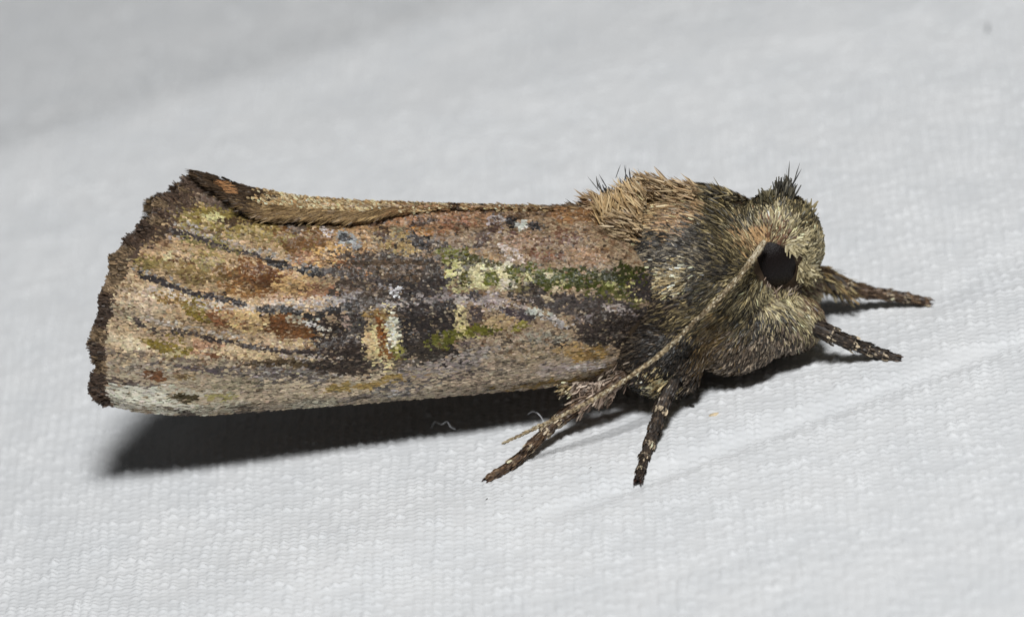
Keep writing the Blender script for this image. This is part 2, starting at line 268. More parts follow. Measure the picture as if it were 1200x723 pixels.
# ---- wing pattern: pigment patches and a few painted sparkles on the wing chart, laid scale by scale
BLOBS = [
 # x, y, rx, ry, angle, colour, strength
 # distal fields
 (250, 300, 150, 110, 0, (192, 161, 122), 1), (150, 380, 60, 60, 0, (202, 177, 143), .9),
 (285, 240, 60, 22, 20, (100, 85, 70), .8), (240, 236, 40, 22, -40, (104, 86, 72), .8),
 (300, 246, 30, 8, 20, (165, 158, 155), .5),
 (262, 262, 52, 16, 10, (140, 122, 66), .95), (330, 272, 55, 20, 10, (150, 128, 76), .9), (365, 285, 38, 18, 10, (122, 88, 54), .8),
 (258, 257, 16, 5, 10, (208, 198, 142), .9), (276, 262, 20, 5, 0, (78, 62, 44), .9), (300, 268, 20, 7, 15, (168, 146, 92), .7),
 (255, 285, 40, 8, 12, (140, 128, 82), .8), (215, 258, 16, 8, -40, (150, 132, 84), .8), (196, 280, 22, 10, -40, (148, 118, 90), .7), (210, 272, 16, 7, -40, (178, 168, 160), .6),
 (343, 262, 15, 8, 20, (155, 146, 142), .7), (352, 268, 9, 5, 0, (96, 84, 74), .7), (376, 262, 14, 5, 0, (92, 80, 72), .7),
 (391, 273, 13, 7, 20, (206, 196, 194), .8), (404, 280, 11, 4, 10, (58, 54, 52), .95), (403, 292, 10, 6, 20, (190, 180, 178), .6),
 (386, 300, 30, 13, -10, (206, 164, 108), .95), (360, 302, 18, 8, 0, (176, 132, 100), .7), (412, 312, 18, 12, 0, (150, 102, 70), .8),
 (425, 316, 18, 13, 0, (170, 118, 76), .85),
 (180, 309, 22, 9, 0, (150, 130, 80), .9), (198, 306, 9, 8, 60, (210, 194, 148), .9), (216, 309, 15, 6, 0, (100, 70, 44), .9), (228, 322, 40, 10, 10, (152, 128, 82), .9),
 (245, 306, 22, 10, 10, (160, 142, 92), .8), (305, 328, 46, 17, 12, (128, 88, 52), .95), (312, 324, 22, 10, 10, (100, 64, 36), .7), (280, 336, 28, 10, 10, (158, 116, 70), .7),
 (268, 318, 14, 12, 0, (120, 92, 54), .7), (348, 338, 28, 13, -5, (206, 168, 116), .95), (338, 350, 26, 6, 0, (192, 158, 128), .8), (378, 342, 22, 12, 0, (150, 112, 84), .8), (396, 340, 14, 12, 0, (165, 120, 92), .8),
 (150, 338, 22, 10, 30, (150, 128, 96), .8), (165, 350, 26, 9, 20, (186, 164, 138), .7), (160, 362, 40, 14, 5, (182, 164, 138), .7), (172, 356, 14, 9, 30, (216, 190, 160), .7),
 (235, 360, 38, 11, 18, (132, 112, 50), .95), (205, 352, 20, 6, 15, (140, 112, 62), .8), (268, 374, 26, 9, 15, (142, 94, 60), .9), (262, 364, 18, 6, 20, (170, 128, 92), .6),
 (300, 378, 28, 13, 10, (202, 170, 120), .95), (345, 386, 32, 13, 8, (118, 78, 44), .9), (330, 376, 10, 9, 0, (120, 76, 42), .8), (300, 394, 40, 6, 8, (192, 166, 134), .8), (355, 374, 16, 6, 0, (172, 160, 138), .7),
 (372, 377, 13, 6, 10, (222, 214, 206), .9), (383, 386, 7, 8, 0, (222, 214, 196), .9), (352, 402, 22, 5, 8, (190, 164, 122), .8),
 (155, 402, 30, 8, 8, (216, 198, 164), .9), (150, 416, 28, 8, 6, (138, 122, 106), .6), (202, 404, 30, 11, 10, (124, 106, 46), .95), (190, 396, 30, 5, 12, (186, 160, 130), .6),
 (246, 408, 20, 11, 8, (178, 138, 108), .9), (256, 416, 16, 6, 0, (120, 84, 58), .8), (295, 413, 44, 8, 5, (196, 172, 134), .9), (215, 418, 26, 5, 4, (190, 172, 132), .7), (365, 418, 30, 5, 3, (178, 160, 130), .7),  # the long cream-tan patch paints sparkle into the colour
 # costal strip
 (260, 442, 160, 20, 2, (176, 160, 136), 1), (350, 436, 60, 12, 2, (146, 138, 132), .6), (380, 462, 280, 22, -4, (180, 163, 138), 1),
 (165, 432, 40, 5, 4, (180, 166, 148), .7), (183, 440, 13, 6, 5, (118, 80, 52), .85), (215, 441, 18, 4, 3, (132, 112, 78), .8), (240, 432, 22, 3, 5, (92, 82, 84), .7),
 (148, 446, 26, 3, 4, (88, 76, 68), .8), (155, 450, 36, 2.5, 3, (110, 98, 90), .6), (160, 462, 50, 11, 3, (212, 208, 190), 1), (185, 474, 64, 9, 5, (230, 224, 204), 1), (230, 458, 40, 5, 0, (188, 180, 160), .7),
 (220, 465, 17, 5, -2, (74, 64, 42), .95), (208, 478, 16, 3, 5, (110, 100, 86), .7), (222, 484, 12, 4, -5, (92, 80, 70), .8), (262, 476, 30, 7, -5, (188, 178, 156), .8), (300, 480, 20, 5, -4, (120, 106, 92), .6),
 (280, 450, 30, 8, 0, (140, 130, 106), .6), (262, 464, 16, 5, -3, (160, 150, 98), .6), (370, 472, 28, 6, -4, (200, 190, 166), .8), (340, 425, 60, 3.5, 1, (84, 68, 46), .85), (390, 424, 24, 4, -4, (70, 58, 44), .8),
 (300, 436, 40, 2.5, 0, (104, 94, 88), .6), (370, 438, 36, 2.5, -2, (96, 86, 80), .7), (350, 446, 40, 3, -3, (110, 100, 92), .5), (400, 436, 20, 5, 0, (176, 166, 154), .6),
 (445, 447, 60, 4.2, -9, (156, 130, 78), .95), (500, 437, 14, 3, -9, (158, 118, 70), .9), (395, 455, 22, 4, -5, (160, 136, 82), .8),
 (485, 450, 44, 5, -7, (104, 98, 94), .65), (450, 462, 50, 4, -6, (150, 136, 126), .6), (470, 460, 14, 4, -6, (196, 188, 184), .6), (540, 460, 80, 4, -5, (172, 156, 130), .7),
 (600, 425, 110, 34, -4, (168, 150, 128), .95), (520, 425, 50, 12, -8, (150, 138, 130), .8), (540, 440, 40, 5, -8, (96, 86, 80), .5), (640, 410, 40, 12, -10, (160, 140, 112), .6),
 (690, 412, 24, 9, -3, (160, 128, 76), .9), (672, 406, 24, 6, -14, (176, 146, 104), .7), (640, 396, 30, 6, 0, (152, 144, 128), .7), (660, 430, 34, 7, -8, (164, 148, 138), .7), (690, 428, 24, 5, -6, (188, 176, 168), .6),  # last patch: pale sparkles painted in
 (640, 448, 50, 3, -9, (140, 112, 60), .9), (720, 436, 40, 8, -14, (150, 122, 72), .8), (560, 412, 30, 5, -6, (160, 148, 140), .6),
 # dark median mass
 (470, 330, 72, 34, 15, (80, 67, 56), .95), (500, 300, 54, 28, 20, (66, 56, 48), .92), (430, 350, 42, 17, 0, (78, 68, 60), .9), (412, 402, 42, 34, 0, (56, 46, 40), 1), (400, 430, 36, 10, 0, (64, 54, 46), .9),
 (505, 384, 44, 38, 0, (50, 44, 41), 1), (500, 345, 46, 20, 0, (62, 55, 52), .9), (505, 410, 30, 12, -5, (60, 52, 44), .9), (460, 425, 30, 8, -3, (92, 82, 72), .7),
 (420, 378, 20, 16, 20, (84, 78, 74), .7), (396, 362, 26, 4, -16, (54, 50, 50), .9), (470, 316, 30, 14, 0, (96, 78, 62), .6),
 (428, 340, 30, 6, 10, (126, 112, 102), .6), (400, 350, 26, 6, -14, (156, 148, 146), .7), (408, 376, 12, 6, 60, (176, 152, 136), .6),
 (465, 340, 6, 9, -50, (226, 224, 224), .8), (452, 335, 12, 5, 30, (166, 158, 156), .7), (488, 352, 52, 4.5, -12, (158, 148, 142), .65), (530, 342, 20, 8, -20, (136, 124, 120), .6),  # the long thin pale patch paints a sparkling line
 (451, 396, 20, 29, 0, (220, 200, 148), 1), (450, 388, 4.5, 24, -8, (138, 86, 42), .9), (455, 412, 9, 10, 0, (142, 96, 50), .7), (463, 386, 7.5, 20, 0, (226, 221, 198), .95), (470, 412, 8, 9, 0, (150, 142, 74), .8), (436, 398, 5, 24, 0, (206, 178, 132), .8), (444, 368, 16, 4, 0, (150, 120, 72), .7),
 # inner (dorsal) field
 (600, 275, 130, 36, 2, (140, 116, 91), 1), (660, 290, 60, 34, 0, (150, 125, 98), .9), (520, 255, 70, 14, 0, (150, 114, 84), .9), (430, 275, 40, 18, 5, (170, 136, 98), .9), (466, 284, 26, 13, 15, (168, 142, 96), .9),
 (452, 274, 11, 7, -30, (80, 62, 48), .85), (440, 262, 14, 5, 0, (96, 74, 60), .7), (470, 270, 10, 5, 0, (150, 140, 112), .6), (494, 262, 16, 5, -10, (78, 62, 54), .85), (498, 282, 15, 10, 0, (62, 56, 54), .9), (515, 286, 10, 6, 0, (74, 64, 56), .8),
 (410, 281, 15, 7, 20, (160, 160, 158), .75), (407, 279, 6, 4, 0, (64, 62, 62), .8), (500, 272, 16, 5, 0, (172, 122, 72), .6), (470, 258, 26, 5, 0, (164, 120, 84), .7), (540, 262, 20, 10, 0, (142, 100, 74), .7),
 (540, 270, 7, 7, 0, (96, 72, 52), .8), (583, 262, 12, 9, -50, (164, 152, 150), .75), (573, 275, 22, 6, -48, (88, 68, 58), .8), (562, 290, 6, 8, 0, (78, 64, 56), .8), (602, 261, 7, 6, 0, (44, 40, 40), 1), (629, 267, 8, 5, 10, (44, 42, 42), 1), (615, 264, 9, 5, 0, (196, 196, 186), 1),
 (602, 277, 6, 5, 0, (92, 66, 56), .8), (615, 284, 22, 10, 0, (164, 128, 100), .6), (640, 286, 12, 6, 0, (108, 76, 54), .8), (600, 298, 18, 7, 30, (196, 180, 170), .5), (660, 275, 12, 8, 0, (116, 82, 62), .6), (672, 282, 12, 5, 0, (120, 92, 80), .6), (690, 300, 24, 12, 0, (164, 130, 100), .7), (640, 300, 20, 6, 0, (126, 88, 66), .6),  # the tilted whitish patch is painted sparkle
 (570, 300, 22, 8, 20, (164, 134, 96), .7), (620, 252, 50, 4, 0, (100, 78, 58), .6), (690, 250, 40, 14, 0, (146, 108, 72), .8),
 # green and cream
 (536, 302, 24, 10, 20, (104, 102, 42), .9), (545, 314, 22, 13, 0, (186, 180, 118), .9), (575, 322, 38, 16, 5, (206, 196, 150), 1), (550, 336, 24, 8, 0, (188, 178, 130), .8), (590, 312, 16, 5, 0, (214, 206, 176), .6), (565, 306, 26, 5, 10, (74, 70, 34), .85),
 (580, 327, 10, 8, -40, (92, 94, 36), .95), (553, 308, 8, 5, 0, (70, 66, 30), .8), (545, 325, 7, 9, 0, (82, 78, 34), .7), (605, 318, 10, 4, 0, (78, 76, 32), .8), (598, 334, 12, 8, 0, (214, 200, 176), .7),
 (640, 322, 36, 10, 6, (96, 98, 40), .9), (690, 330, 80, 13, 3, (66, 70, 24), 1), (735, 322, 50, 8, 0, (50, 52, 20), .9), (620, 326, 10, 6, 0, (190, 180, 128), .7), (646, 321, 6, 4, 0, (200, 190, 156), .8), (663, 332, 7, 4, 0, (166, 158, 108), .8), (735, 346, 50, 10, 4, (88, 86, 44), .8),
 (745, 336, 8, 6, 40, (190, 182, 118), .9), (750, 348, 7, 6, 0, (200, 190, 132), .9), (718, 333, 6, 3, 0, (170, 170, 112), .9), (726, 352, 6, 4, 0, (176, 160, 112), .8), (790, 328, 10, 8, 0, (206, 190, 150), .8),
 (636, 348, 34, 12, 10, (72, 64, 58), .95), (700, 362, 66, 14, 6, (82, 74, 70), .95), (735, 385, 60, 24, 10, (66, 56, 50), .95), (655, 339, 5, 3.5, 0, (206, 190, 156), .95), (645, 349, 6, 4, 20, (190, 170, 138), .9), (613, 338, 9, 5, 0, (112, 104, 70), .7), (770, 340, 30, 18, 0, (56, 50, 48), .8),
 (565, 350, 32, 10, 0, (164, 152, 148), .85), (556, 347, 8, 6, 0, (76, 70, 72), .8), (600, 358, 26, 10, 10, (184, 168, 158), .7), (632, 366, 14, 6, 0, (196, 196, 184), .9), (655, 376, 17, 4.5, 15, (188, 180, 174), .8), (725, 362, 22, 4, 15, (166, 154, 148), .75), (690, 372, 18, 5, 0, (130, 120, 116), .5),
 (561, 374, 10, 12, 0, (74, 62, 58), .95), (606, 370, 20, 9, 12, (72, 62, 64), .95), (545, 355, 9, 8, 0, (176, 164, 156), .9), (543, 378, 9, 20, 0, (204, 188, 138), .95), (552, 390, 12, 6, 25, (196, 184, 120), .9),
 (526, 396, 20, 9, -8, (92, 90, 34), .9), (512, 404, 12, 5, 0, (130, 126, 66), .6), (570, 386, 22, 6, -5, (98, 94, 34), .95), (590, 376, 20, 7, 0, (176, 150, 112), .9), (612, 384, 10, 5, -20, (140, 130, 66), .7),
 (545, 404, 16, 5, -10, (110, 96, 90), .6),
]
VEINS = [ # polyline, half width, colour, strength
 ([(205, 270), (262, 290), (300, 300), (322, 308), (345, 312)], 3.2, (74, 66, 64), .75),
 ([(354, 314), (362, 318), (384, 318)], 4.5, (46, 43, 42), .95), ([(384, 318), (420, 326), (470, 332)], 3.5, (78, 70, 66), .8),
 ([(316, 304), (326, 310), (336, 312)], 4, (48, 44, 42), .95),
 ([(168, 322), (200, 334), (230, 344), (262, 350)], 3.2, (66, 60, 60), .85), ([(262, 348), (276, 354), (288, 358)], 4.2, (56, 50, 48), .95),
 ([(306, 363), (330, 362), (345, 366)], 4.2, (52, 47, 44), .95), ([(345, 366), (365, 372), (375, 369), (412, 360)], 3.4, (52, 48, 46), .9),
 ([(160, 376), (190, 388), (232, 392), (250, 398)], 3, (84, 74, 68), .75), ([(240, 393), (256, 398), (290, 404), (325, 410), (352, 413), (390, 412)], 2.8, (66, 56, 52), .92),
 ([(175, 425), (230, 430), (300, 432), (380, 434)], 1.8, (106, 96, 90), .7),
 ([(180, 418), (240, 424), (310, 424)], 2, (120, 106, 92), .6),
]
PALE = [ # pale lilac bands alongside the veins
 ([(225, 268), (265, 284), (305, 296), (345, 306), (372, 312)], 5, (178, 168, 158), .45), ([(160, 314), (185, 324), (215, 338)], 4, (172, 168, 162), .4),
 ([(180, 338), (220, 350), (262, 360), (300, 362), (345, 356), (395, 350)], 5, (192, 178, 162), .5),
 ([(170, 372), (210, 382), (250, 388), (285, 396)], 4, (200, 186, 172), .55), ([(330, 416), (400, 420)], 3, (186, 172, 160), .4), ([(350, 360), (385, 362)], 4, (172, 162, 156), .5),
]
def seg_dist(x, y, pl):
    best = np.full(x.shape, 1e9)
    for (x0, y0), (x1, y1) in zip(pl[:-1], pl[1:]):
        dx, dy = x1 - x0, y1 - y0; t = np.clip(((x - x0) * dx + (y - y0) * dy) / (dx * dx + dy * dy), 0, 1)
        best = np.minimum(best, np.hypot(x - x0 - t * dx, y - y0 - t * dy))
    return best
def pattern(c, s):
    x0, y0 = c[:, 0], c[:, 1]; N = len(x0)
    x = x0 + 17 * fbm(x0 / 19, y0 / 17, 1) + 5 * fbm(x0 / 6, y0 / 6, 2)
    y = y0 + 13 * fbm(x0 / 17 + 40, y0 / 17, 3) + 5 * fbm(x0 / 6 + 9, y0 / 6, 4)
    col = np.tile(np.array((158, 136, 110.0)), (N, 1))
    def lay(mask, cc): col[mask] = cc
    def dice(k): return np.clip(.5 + .85 * (vnoise(x0 / 3.0 + 13.7 * k, y0 / 2.6 + 5.1 * k, k) - .5) + .85 * (rng.random(N) - .5), 0, 1)
    nz = fbm(x0 / 7, y0 / 7, 5) * 1.1
    for ib, (bx, by, rx, ry, an, cc, st) in enumerate(BLOBS):
        a = math.radians(an); wf = .45 if max(rx, ry) < 32 else 1.0; dx, dy = x0 + wf * (x - x0) - bx, y0 + wf * (y - y0) - by
        d = np.hypot((dx * math.cos(a) + dy * math.sin(a)) / rx, (-dx * math.sin(a) + dy * math.cos(a)) / ry)
        al = st * smooth(1.3, .78, d + nz * .75); lay(dice(ib) < al, cc)
    for src in (PALE, VEINS):
        for pl, hw, cc, st in src:
            d = seg_dist(x0 + (x - x0) * .35, y0 + (y - y0) * .35, pl) / hw
            lay(dice(int(hw * 7)) < st * smooth(1.35, .7, d + nz * .8), cc)
    # streaky mottling that follows the wing membrane
    m1 = fbm(x0 / 10, (y0 - .1 * x0) / 4.5, 2, 3); m2 = fbm(x0 / 8 + 70, (y0 - .1 * x0) / 4 + 9, 5, 3); hh = np.interp(x0, _bot[:, 0], _bot[:, 1]) - y0
    lum = col @ np.array((.3, .59, .11)); body_ = hh > 45
    k = body_ & (lum > 95) & (lum < 178) & (rng.random(N) < smooth(.07, .17, m1) * .6); col[k] = col[k] * .35 + np.array((92, 66, 44)) * .65
    k = body_ & (x0 < 400) & (lum > 95) & (lum < 185) & (rng.random(N) < smooth(.08, .18, m2) * .6); col[k] = col[k] * .4 + np.array((222, 192, 154)) * .6
    k = body_ & (lum < 95) & (rng.random(N) < smooth(.08, .18, m2) * .4); col[k] = col[k] * .5 + np.array((150, 130, 112)) * .5
    k = body_ & (x0 > 400) & (rng.random(N) < smooth(.12, .2, -m1) * .5); col[k] = col[k] * .3 + np.array((56, 46, 38)) * .7
    # costal streaks along the leading edge
    yb = np.interp(x0, _bot[:, 0], _bot[:, 1]); h = yb - y0
    st_n = fbm(x0 / 22, (y0 + .09 * x0) / 2.6, 6) ; cm = (h < 55) & (x0 > 275)
    k = cm & (rng.random(N) < smooth(.08, .25, st_n) * .7); col[k] = col[k] * .66
    k = cm & (rng.random(N) < smooth(.08, .25, -st_n) * .6); col[k] = col[k] * .7 + np.array((205, 196, 180)) * .3
    # stray flecks everywhere
    fl = rng.random(N)
    k = (fl < .05) & (x0 < 400); col[k] = col[k] * .6 + np.array((110, 86, 60)) * .25
    k = (fl > .978); col[k] = col[k] * .4 + np.array((206, 186, 156)) * .6
    k = (fl > .05) & (fl < .09) & (x0 > 420); col[k] = col[k] * .62
    k = (fl > .09) & (fl < .13); col[k] = col[k] * .6 + np.array((180, 160, 130)) * .4
    # dark marginal band
    dm = seg_dist(x0, y0, [tuple(p) for p in LEFTL]) + 16 * fbm(x0 / 10, y0 / 10, 7)
    band = smooth(17, 5, dm + 8 * (rng.random(N) - .5) - 11 * smooth(345, 250, y0))
    k = rng.random(N) < band * .93; col[k] = np.array((82, 66, 54)) * (1 + .0 * rng.random((k.sum(), 1)))
    k2 = k & (rng.random(N) < .12); col[k2] = (132, 112, 84)
    calm = 1 - .65 * smooth(300, 220, x0) * smooth(44, 28, hh)
    col *= 1 + .30 * (calm * fbm(x0 / 5, y0 / 4, 3, 2))[:, None]
    col *= (1 + .11 * calm[:, None] * .8 * rng.normal(size=(N, 1)) + .012 * rng.normal(size=(N, 3)))
    g_ = col @ np.array((.3, .59, .11)); col = col * .98 + .02 * g_[:, None] * np.array((1.02, 1.0, .93))
    return lin(np.clip(col, 12, 240))
GAIN = 1.0

def make_scales(p, n, d, width, length, lift, col, flip=False):
    """overlapping flat scales; d points to the free tip"""
    N = len(p); side = unit(np.cross(n, d))
    roll = rng.normal(size=(N, 1)) * .22; side = unit(side + n * roll)
    nn = unit(np.cross(d, side)); nn = np.where((nn * n).sum(1)[:, None] < 0, -nn, nn)
    dd = unit(d + nn * lift[:, None])
    W = width[:, None]; L = length[:, None]
    prof = [(-.30, .30), (.15, .92), (.70, 1.0), (1.0, .62)]
    vv = np.empty((N, 8, 3))
    for k, (t, wk) in enumerate(prof):
        cc = p + dd * L * t + nn * (.0022 - .16 * L * max(0, t - .25) ** 2)
        cen = nn * (W * .10 * (1 if 0 < k else 0))
        vv[:, 2 * k] = cc - side * W * .5 * wk; vv[:, 2 * k + 1] = cc + side * W * .5 * wk
    q = np.array([[0, 1, 3, 2], [2, 3, 5, 4], [4, 5, 7, 6]])[None] + (np.arange(N) * 8)[:, None, None]
    return vv.reshape(-1, 3), q.reshape(-1, 4), np.repeat(col, 8, 0)

def wing_samples(dpx_x, dpx_y):
    """stagger-packed positions on the wing, near-even in chart spacing"""
    ns = int(640 / dpx_x); nt = int(270 / dpx_y)
    S, T = np.meshgrid(np.arange(ns), np.arange(nt), indexing='ij')
    s = (S + .5 * (T % 2) + rng.uniform(-.42, .42, S.shape)) / ns; t = (T + .5 + rng.uniform(-.42, .42, S.shape)) / nt
    s = s ** .93
    s, t = s.ravel(), t.ravel(); k = (s > .002) & (s < .96) & (t > 0.004) & (t < .996)
    return s[k], t[k]

def build_wing(near):
    s, t = np.meshgrid(np.linspace(0, 1, 110), np.linspace(0, 1, 60), indexing='ij')
    p, c, ds, dt, n = wing_frame(s.ravel(), t.ravel()); p = (p - n * .004).reshape(110, 60, 3)
    if not near: p = tuck(p)
    me = mesh_np('forewing', REL(p).reshape(-1, 3), grid_faces(110, 60))
    o = link('forewing', me, M_MEMB, moth)
    md = o.modifiers.new('thickness', 'SOLIDIFY'); md.thickness = .004; md.offset = 0
    ss, tt = wing_samples(*((1.9, 1.75) if near else (6.5, 6.0)))
    p, c, ds, dt, n = wing_frame(ss, tt)
    col = pattern(c, ss) * GAIN
    N = len(p); cost = smooth(.78, .9, tt)
    d = unit(-ds + .22 * dt * rng.normal(size=(N, 1)) + .18 * rng.normal(size=(N, 1)) * n * .3)
    wd = rng.uniform(.0046, .0074, N) * (1 - .35 * cost); ln = rng.uniform(.0080, .0126, N) * (1 + .25 * cost)
    lift = np.clip(.15 + .10 * rng.normal(size=N), -.02, .6) * (1 - .5 * cost)
    if not near:
        p, n, d = tuck(p), unit(n - 2 * (n @ V)[:, None] * V), unit(d - 2 * (d @ V)[:, None] * V); wd = wd * 1.8; ln = ln * 1.8
    v, f, cc = make_scales(p, n, d, wd, ln, lift, col)
    so = link('wing_scales', mesh_np('wing_scales', REL(v), f, cc, smooth_=False), M_SCALE, o); so['kind'] = 'stuff'
    # marginal fringe
    parts = []
    for row in range(4 if near else 2):
        m_ = 1500 if near else 500
        t_ = np.sort(rng.random(m_)); s_ = np.full(m_, .001 + .0045 * row) + rng.random(m_) * .004
        p, c, ds, dt, n = wing_frame(s_, t_)
        out = -ds
        ld_ = polyline(LEFTL, t=np.clip(t_ + .002, 0, 1)) - polyline(LEFTL, t=np.clip(t_ - .002, 0, 1))
        tuft = vnoise(t_ * 27, t_ * 0 + row, 3)
        L = (.010 + .022 * tuft ** 2 + .007 * rng.random(m_)) * (1 - .3 * row / 4)
        base = np.where((vnoise(t_ * 30, t_ * 0 + 5, 4) > .68)[:, None], (124, 104, 80), (76, 61, 50)) * (1 + .18 * rng.normal(size=(m_, 1)))
        cc = lin(np.clip(base, 20, 220)) * GAIN
        dd = unit(out + n * (.10 + .22 * rng.normal(size=(m_, 1))) + dt * .35 * rng.normal(size=(m_, 1)))
        if not near:
            p, n, dd = tuck(p), unit(n - 2 * (n @ V)[:, None] * V), unit(dd - 2 * (dd @ V)[:, None] * V)
        parts.append(strands(p + n * .002, dd, n, L, rng.uniform(.0035, .0075, m_), cc, .15, True))
    v, f, cc = join(parts)
    fo = link('fringe', mesh_np('fringe', REL(v), f, cc, smooth_=False), M_HAIR, o); fo['kind'] = 'stuff'
    return o
wing_near = build_wing(True)
wing_far = build_wing(False)

# ---- rolled inner margin: the pale rim that lies along the back
FT = polyline([(231, 201), (246, 205), (262, 212), (300, 221), (350, 230.5), (400, 234.5), (450, 237), (500, 239), (545, 240), (600, 241.5), (650, 243)], t=SG)
FB = polyline([(235, 212), (248, 222), (264, 232), (285, 246), (305, 256), (340, 258), (380, 258), (412, 261), (440, 257), (460, 252.5), (490, 249), (530, 246.5), (600, 246.5), (650, 248)], t=SG)
def fold(s, q):
    a, b = _c(FT, s), _c(FB, s); Q = q[..., None]; c = a + (b - a) * Q
    tl = np.clip((b[..., 1] - np.interp(b[..., 0], _top[:, 0], _top[:, 1])) / 255, 0, .3)
    wid = b[..., 1] - a[..., 1]
    vlow = .03 + .27 * tl + .065 * np.sin(math.pi * tl ** .85) + .016 * smooth(4, 30, wid) + .003
    v = -.012 + (vlow + .012) * (.65 * np.clip(q, 0, 1) + .35 * np.sin(math.pi / 2 * np.clip(q, 0, 1)))
    v = v - .012 * smooth(.9, 1, q)
    return P(c[..., 0], c[..., 1], v), c
s, q = np.meshgrid(np.linspace(0, 1, 120), np.linspace(0, 1, 16), indexing='ij')
p, c = fold(s, q); p = p - (V * .6 + Z * .6) * .004
fold_o = link('rolled_margin', mesh_np('rolled_margin', REL(p).reshape(-1, 3), grid_faces(120, 16)), M_MEMB, wing_near)
md = fold_o.modifiers.new('thickness', 'SOLIDIFY'); md.thickness = .004; md.offset = 0
Nf = 7500
s = rng.random(Nf) ** 1.1; q = rng.random(Nf)
e = .003; p, c = fold(s, q); ps, _ = fold(s + e, q); pq, _ = fold(s, np.clip(q + e, 0, 1.1))
ds = unit(ps - p); dq = unit(pq - p); n = unit(np.cross(ds, dq)); n = np.where((n @ Z + n @ V < 0)[:, None], -n, n)
x = c[:, 0]; gran = (q < .5 + .12 * fbm(x / 14, q * 3, 2) * 2) | (x > 470)
dark = rng.random(Nf) < smooth(330, 275, x + 24 * q - 14 + 30 * fbm(x / 10, q * 4, 3))
pal = np.array([(206, 180, 136), (180, 150, 108), (146, 116, 80), (222, 204, 166)])[rng.integers(0, 4, Nf)].astype(float)
hairc = np.array([(130, 106, 74), (164, 138, 98), (108, 86, 62), (146, 120, 84)])[rng.integers(0, 4, Nf)].astype(float)
colf = np.where(gran[:, None], pal, hairc); colf[dark] = np.array([(72, 58, 45), (88, 70, 52), (58, 47, 38)])[rng.integers(0, 3, dark.sum())]
rb = (x > 455) & (rng.random(Nf) < .35); colf[rb] = (134, 100, 70)
kk = (np.abs(x - 535) < 7) | ((x > 560) & (fbm(x / 16, x * 0, 4) > .12)); colf[kk & (rng.random(Nf) < .75)] = (72, 56, 44)
kk = (np.hypot((x - 268) / 12, (q - .35) / .3) < 1) & (rng.random(Nf) < .7); colf[kk] = (188, 140, 96)
colf = lin(np.clip(colf * (1 + .12 * rng.normal(size=(Nf, 1))), 15, 230)) * GAIN
g = gran & ~dark
v1 = make_scales(p[g], n[g], unit(-ds[g] + .3 * dq[g] * rng.normal(size=(g.sum(), 1))), rng.uniform(.006, .009, g.sum()), rng.uniform(.009, .013, g.sum()), np.clip(.2 + .2 * rng.normal(size=g.sum()), 0, .8), colf[g])
h = ~g
v2 = strands(p[h] + n[h] * .003, unit(-ds[h] + (.45 + .15 * rng.normal(size=(h.sum(), 1))) * dq[h] + .12 * n[h]), n[h], rng.uniform(.022, .042, h.sum()), rng.uniform(.0028, .0045, h.sum()), colf[h], .2, False)
# hair brush that hangs over the lower lip of the roll
Nb = 800; sb = rng.uniform(.03, .60, Nb); pb, cb = fold(sb, np.full(Nb, .93)); pb2, _ = fold(sb + e, np.full(Nb, .93)); pb3, _ = fold(sb, np.full(Nb, .97))
dsb = unit(pb2 - pb); dqb = unit(pb3 - pb); nb = unit(np.cross(dsb, dqb)); nb = np.where((nb @ V < 0)[:, None], -nb, nb)
cbx = np.where((cb[:, 0] < 310)[:, None], (70, 56, 44), np.array([(138, 114, 80), (110, 90, 64), (170, 146, 106)])[rng.integers(0, 3, Nb)]) * (1 + .15 * rng.normal(size=(Nb, 1)))
v3 = strands(pb, unit(-dsb + .55 * dqb + .1 * rng.normal(size=(Nb, 3))), nb, rng.uniform(.010, .022, Nb), rng.uniform(.0025, .004, Nb), lin(np.clip(cbx, 15, 230)) * GAIN, .35)
v, f, cc = join([v1, v2, v3])
o = link('margin_scales', mesh_np('margin_scales', REL(v), f, cc, smooth_=False), M_SCALE, wing_near); o['kind'] = 'stuff'

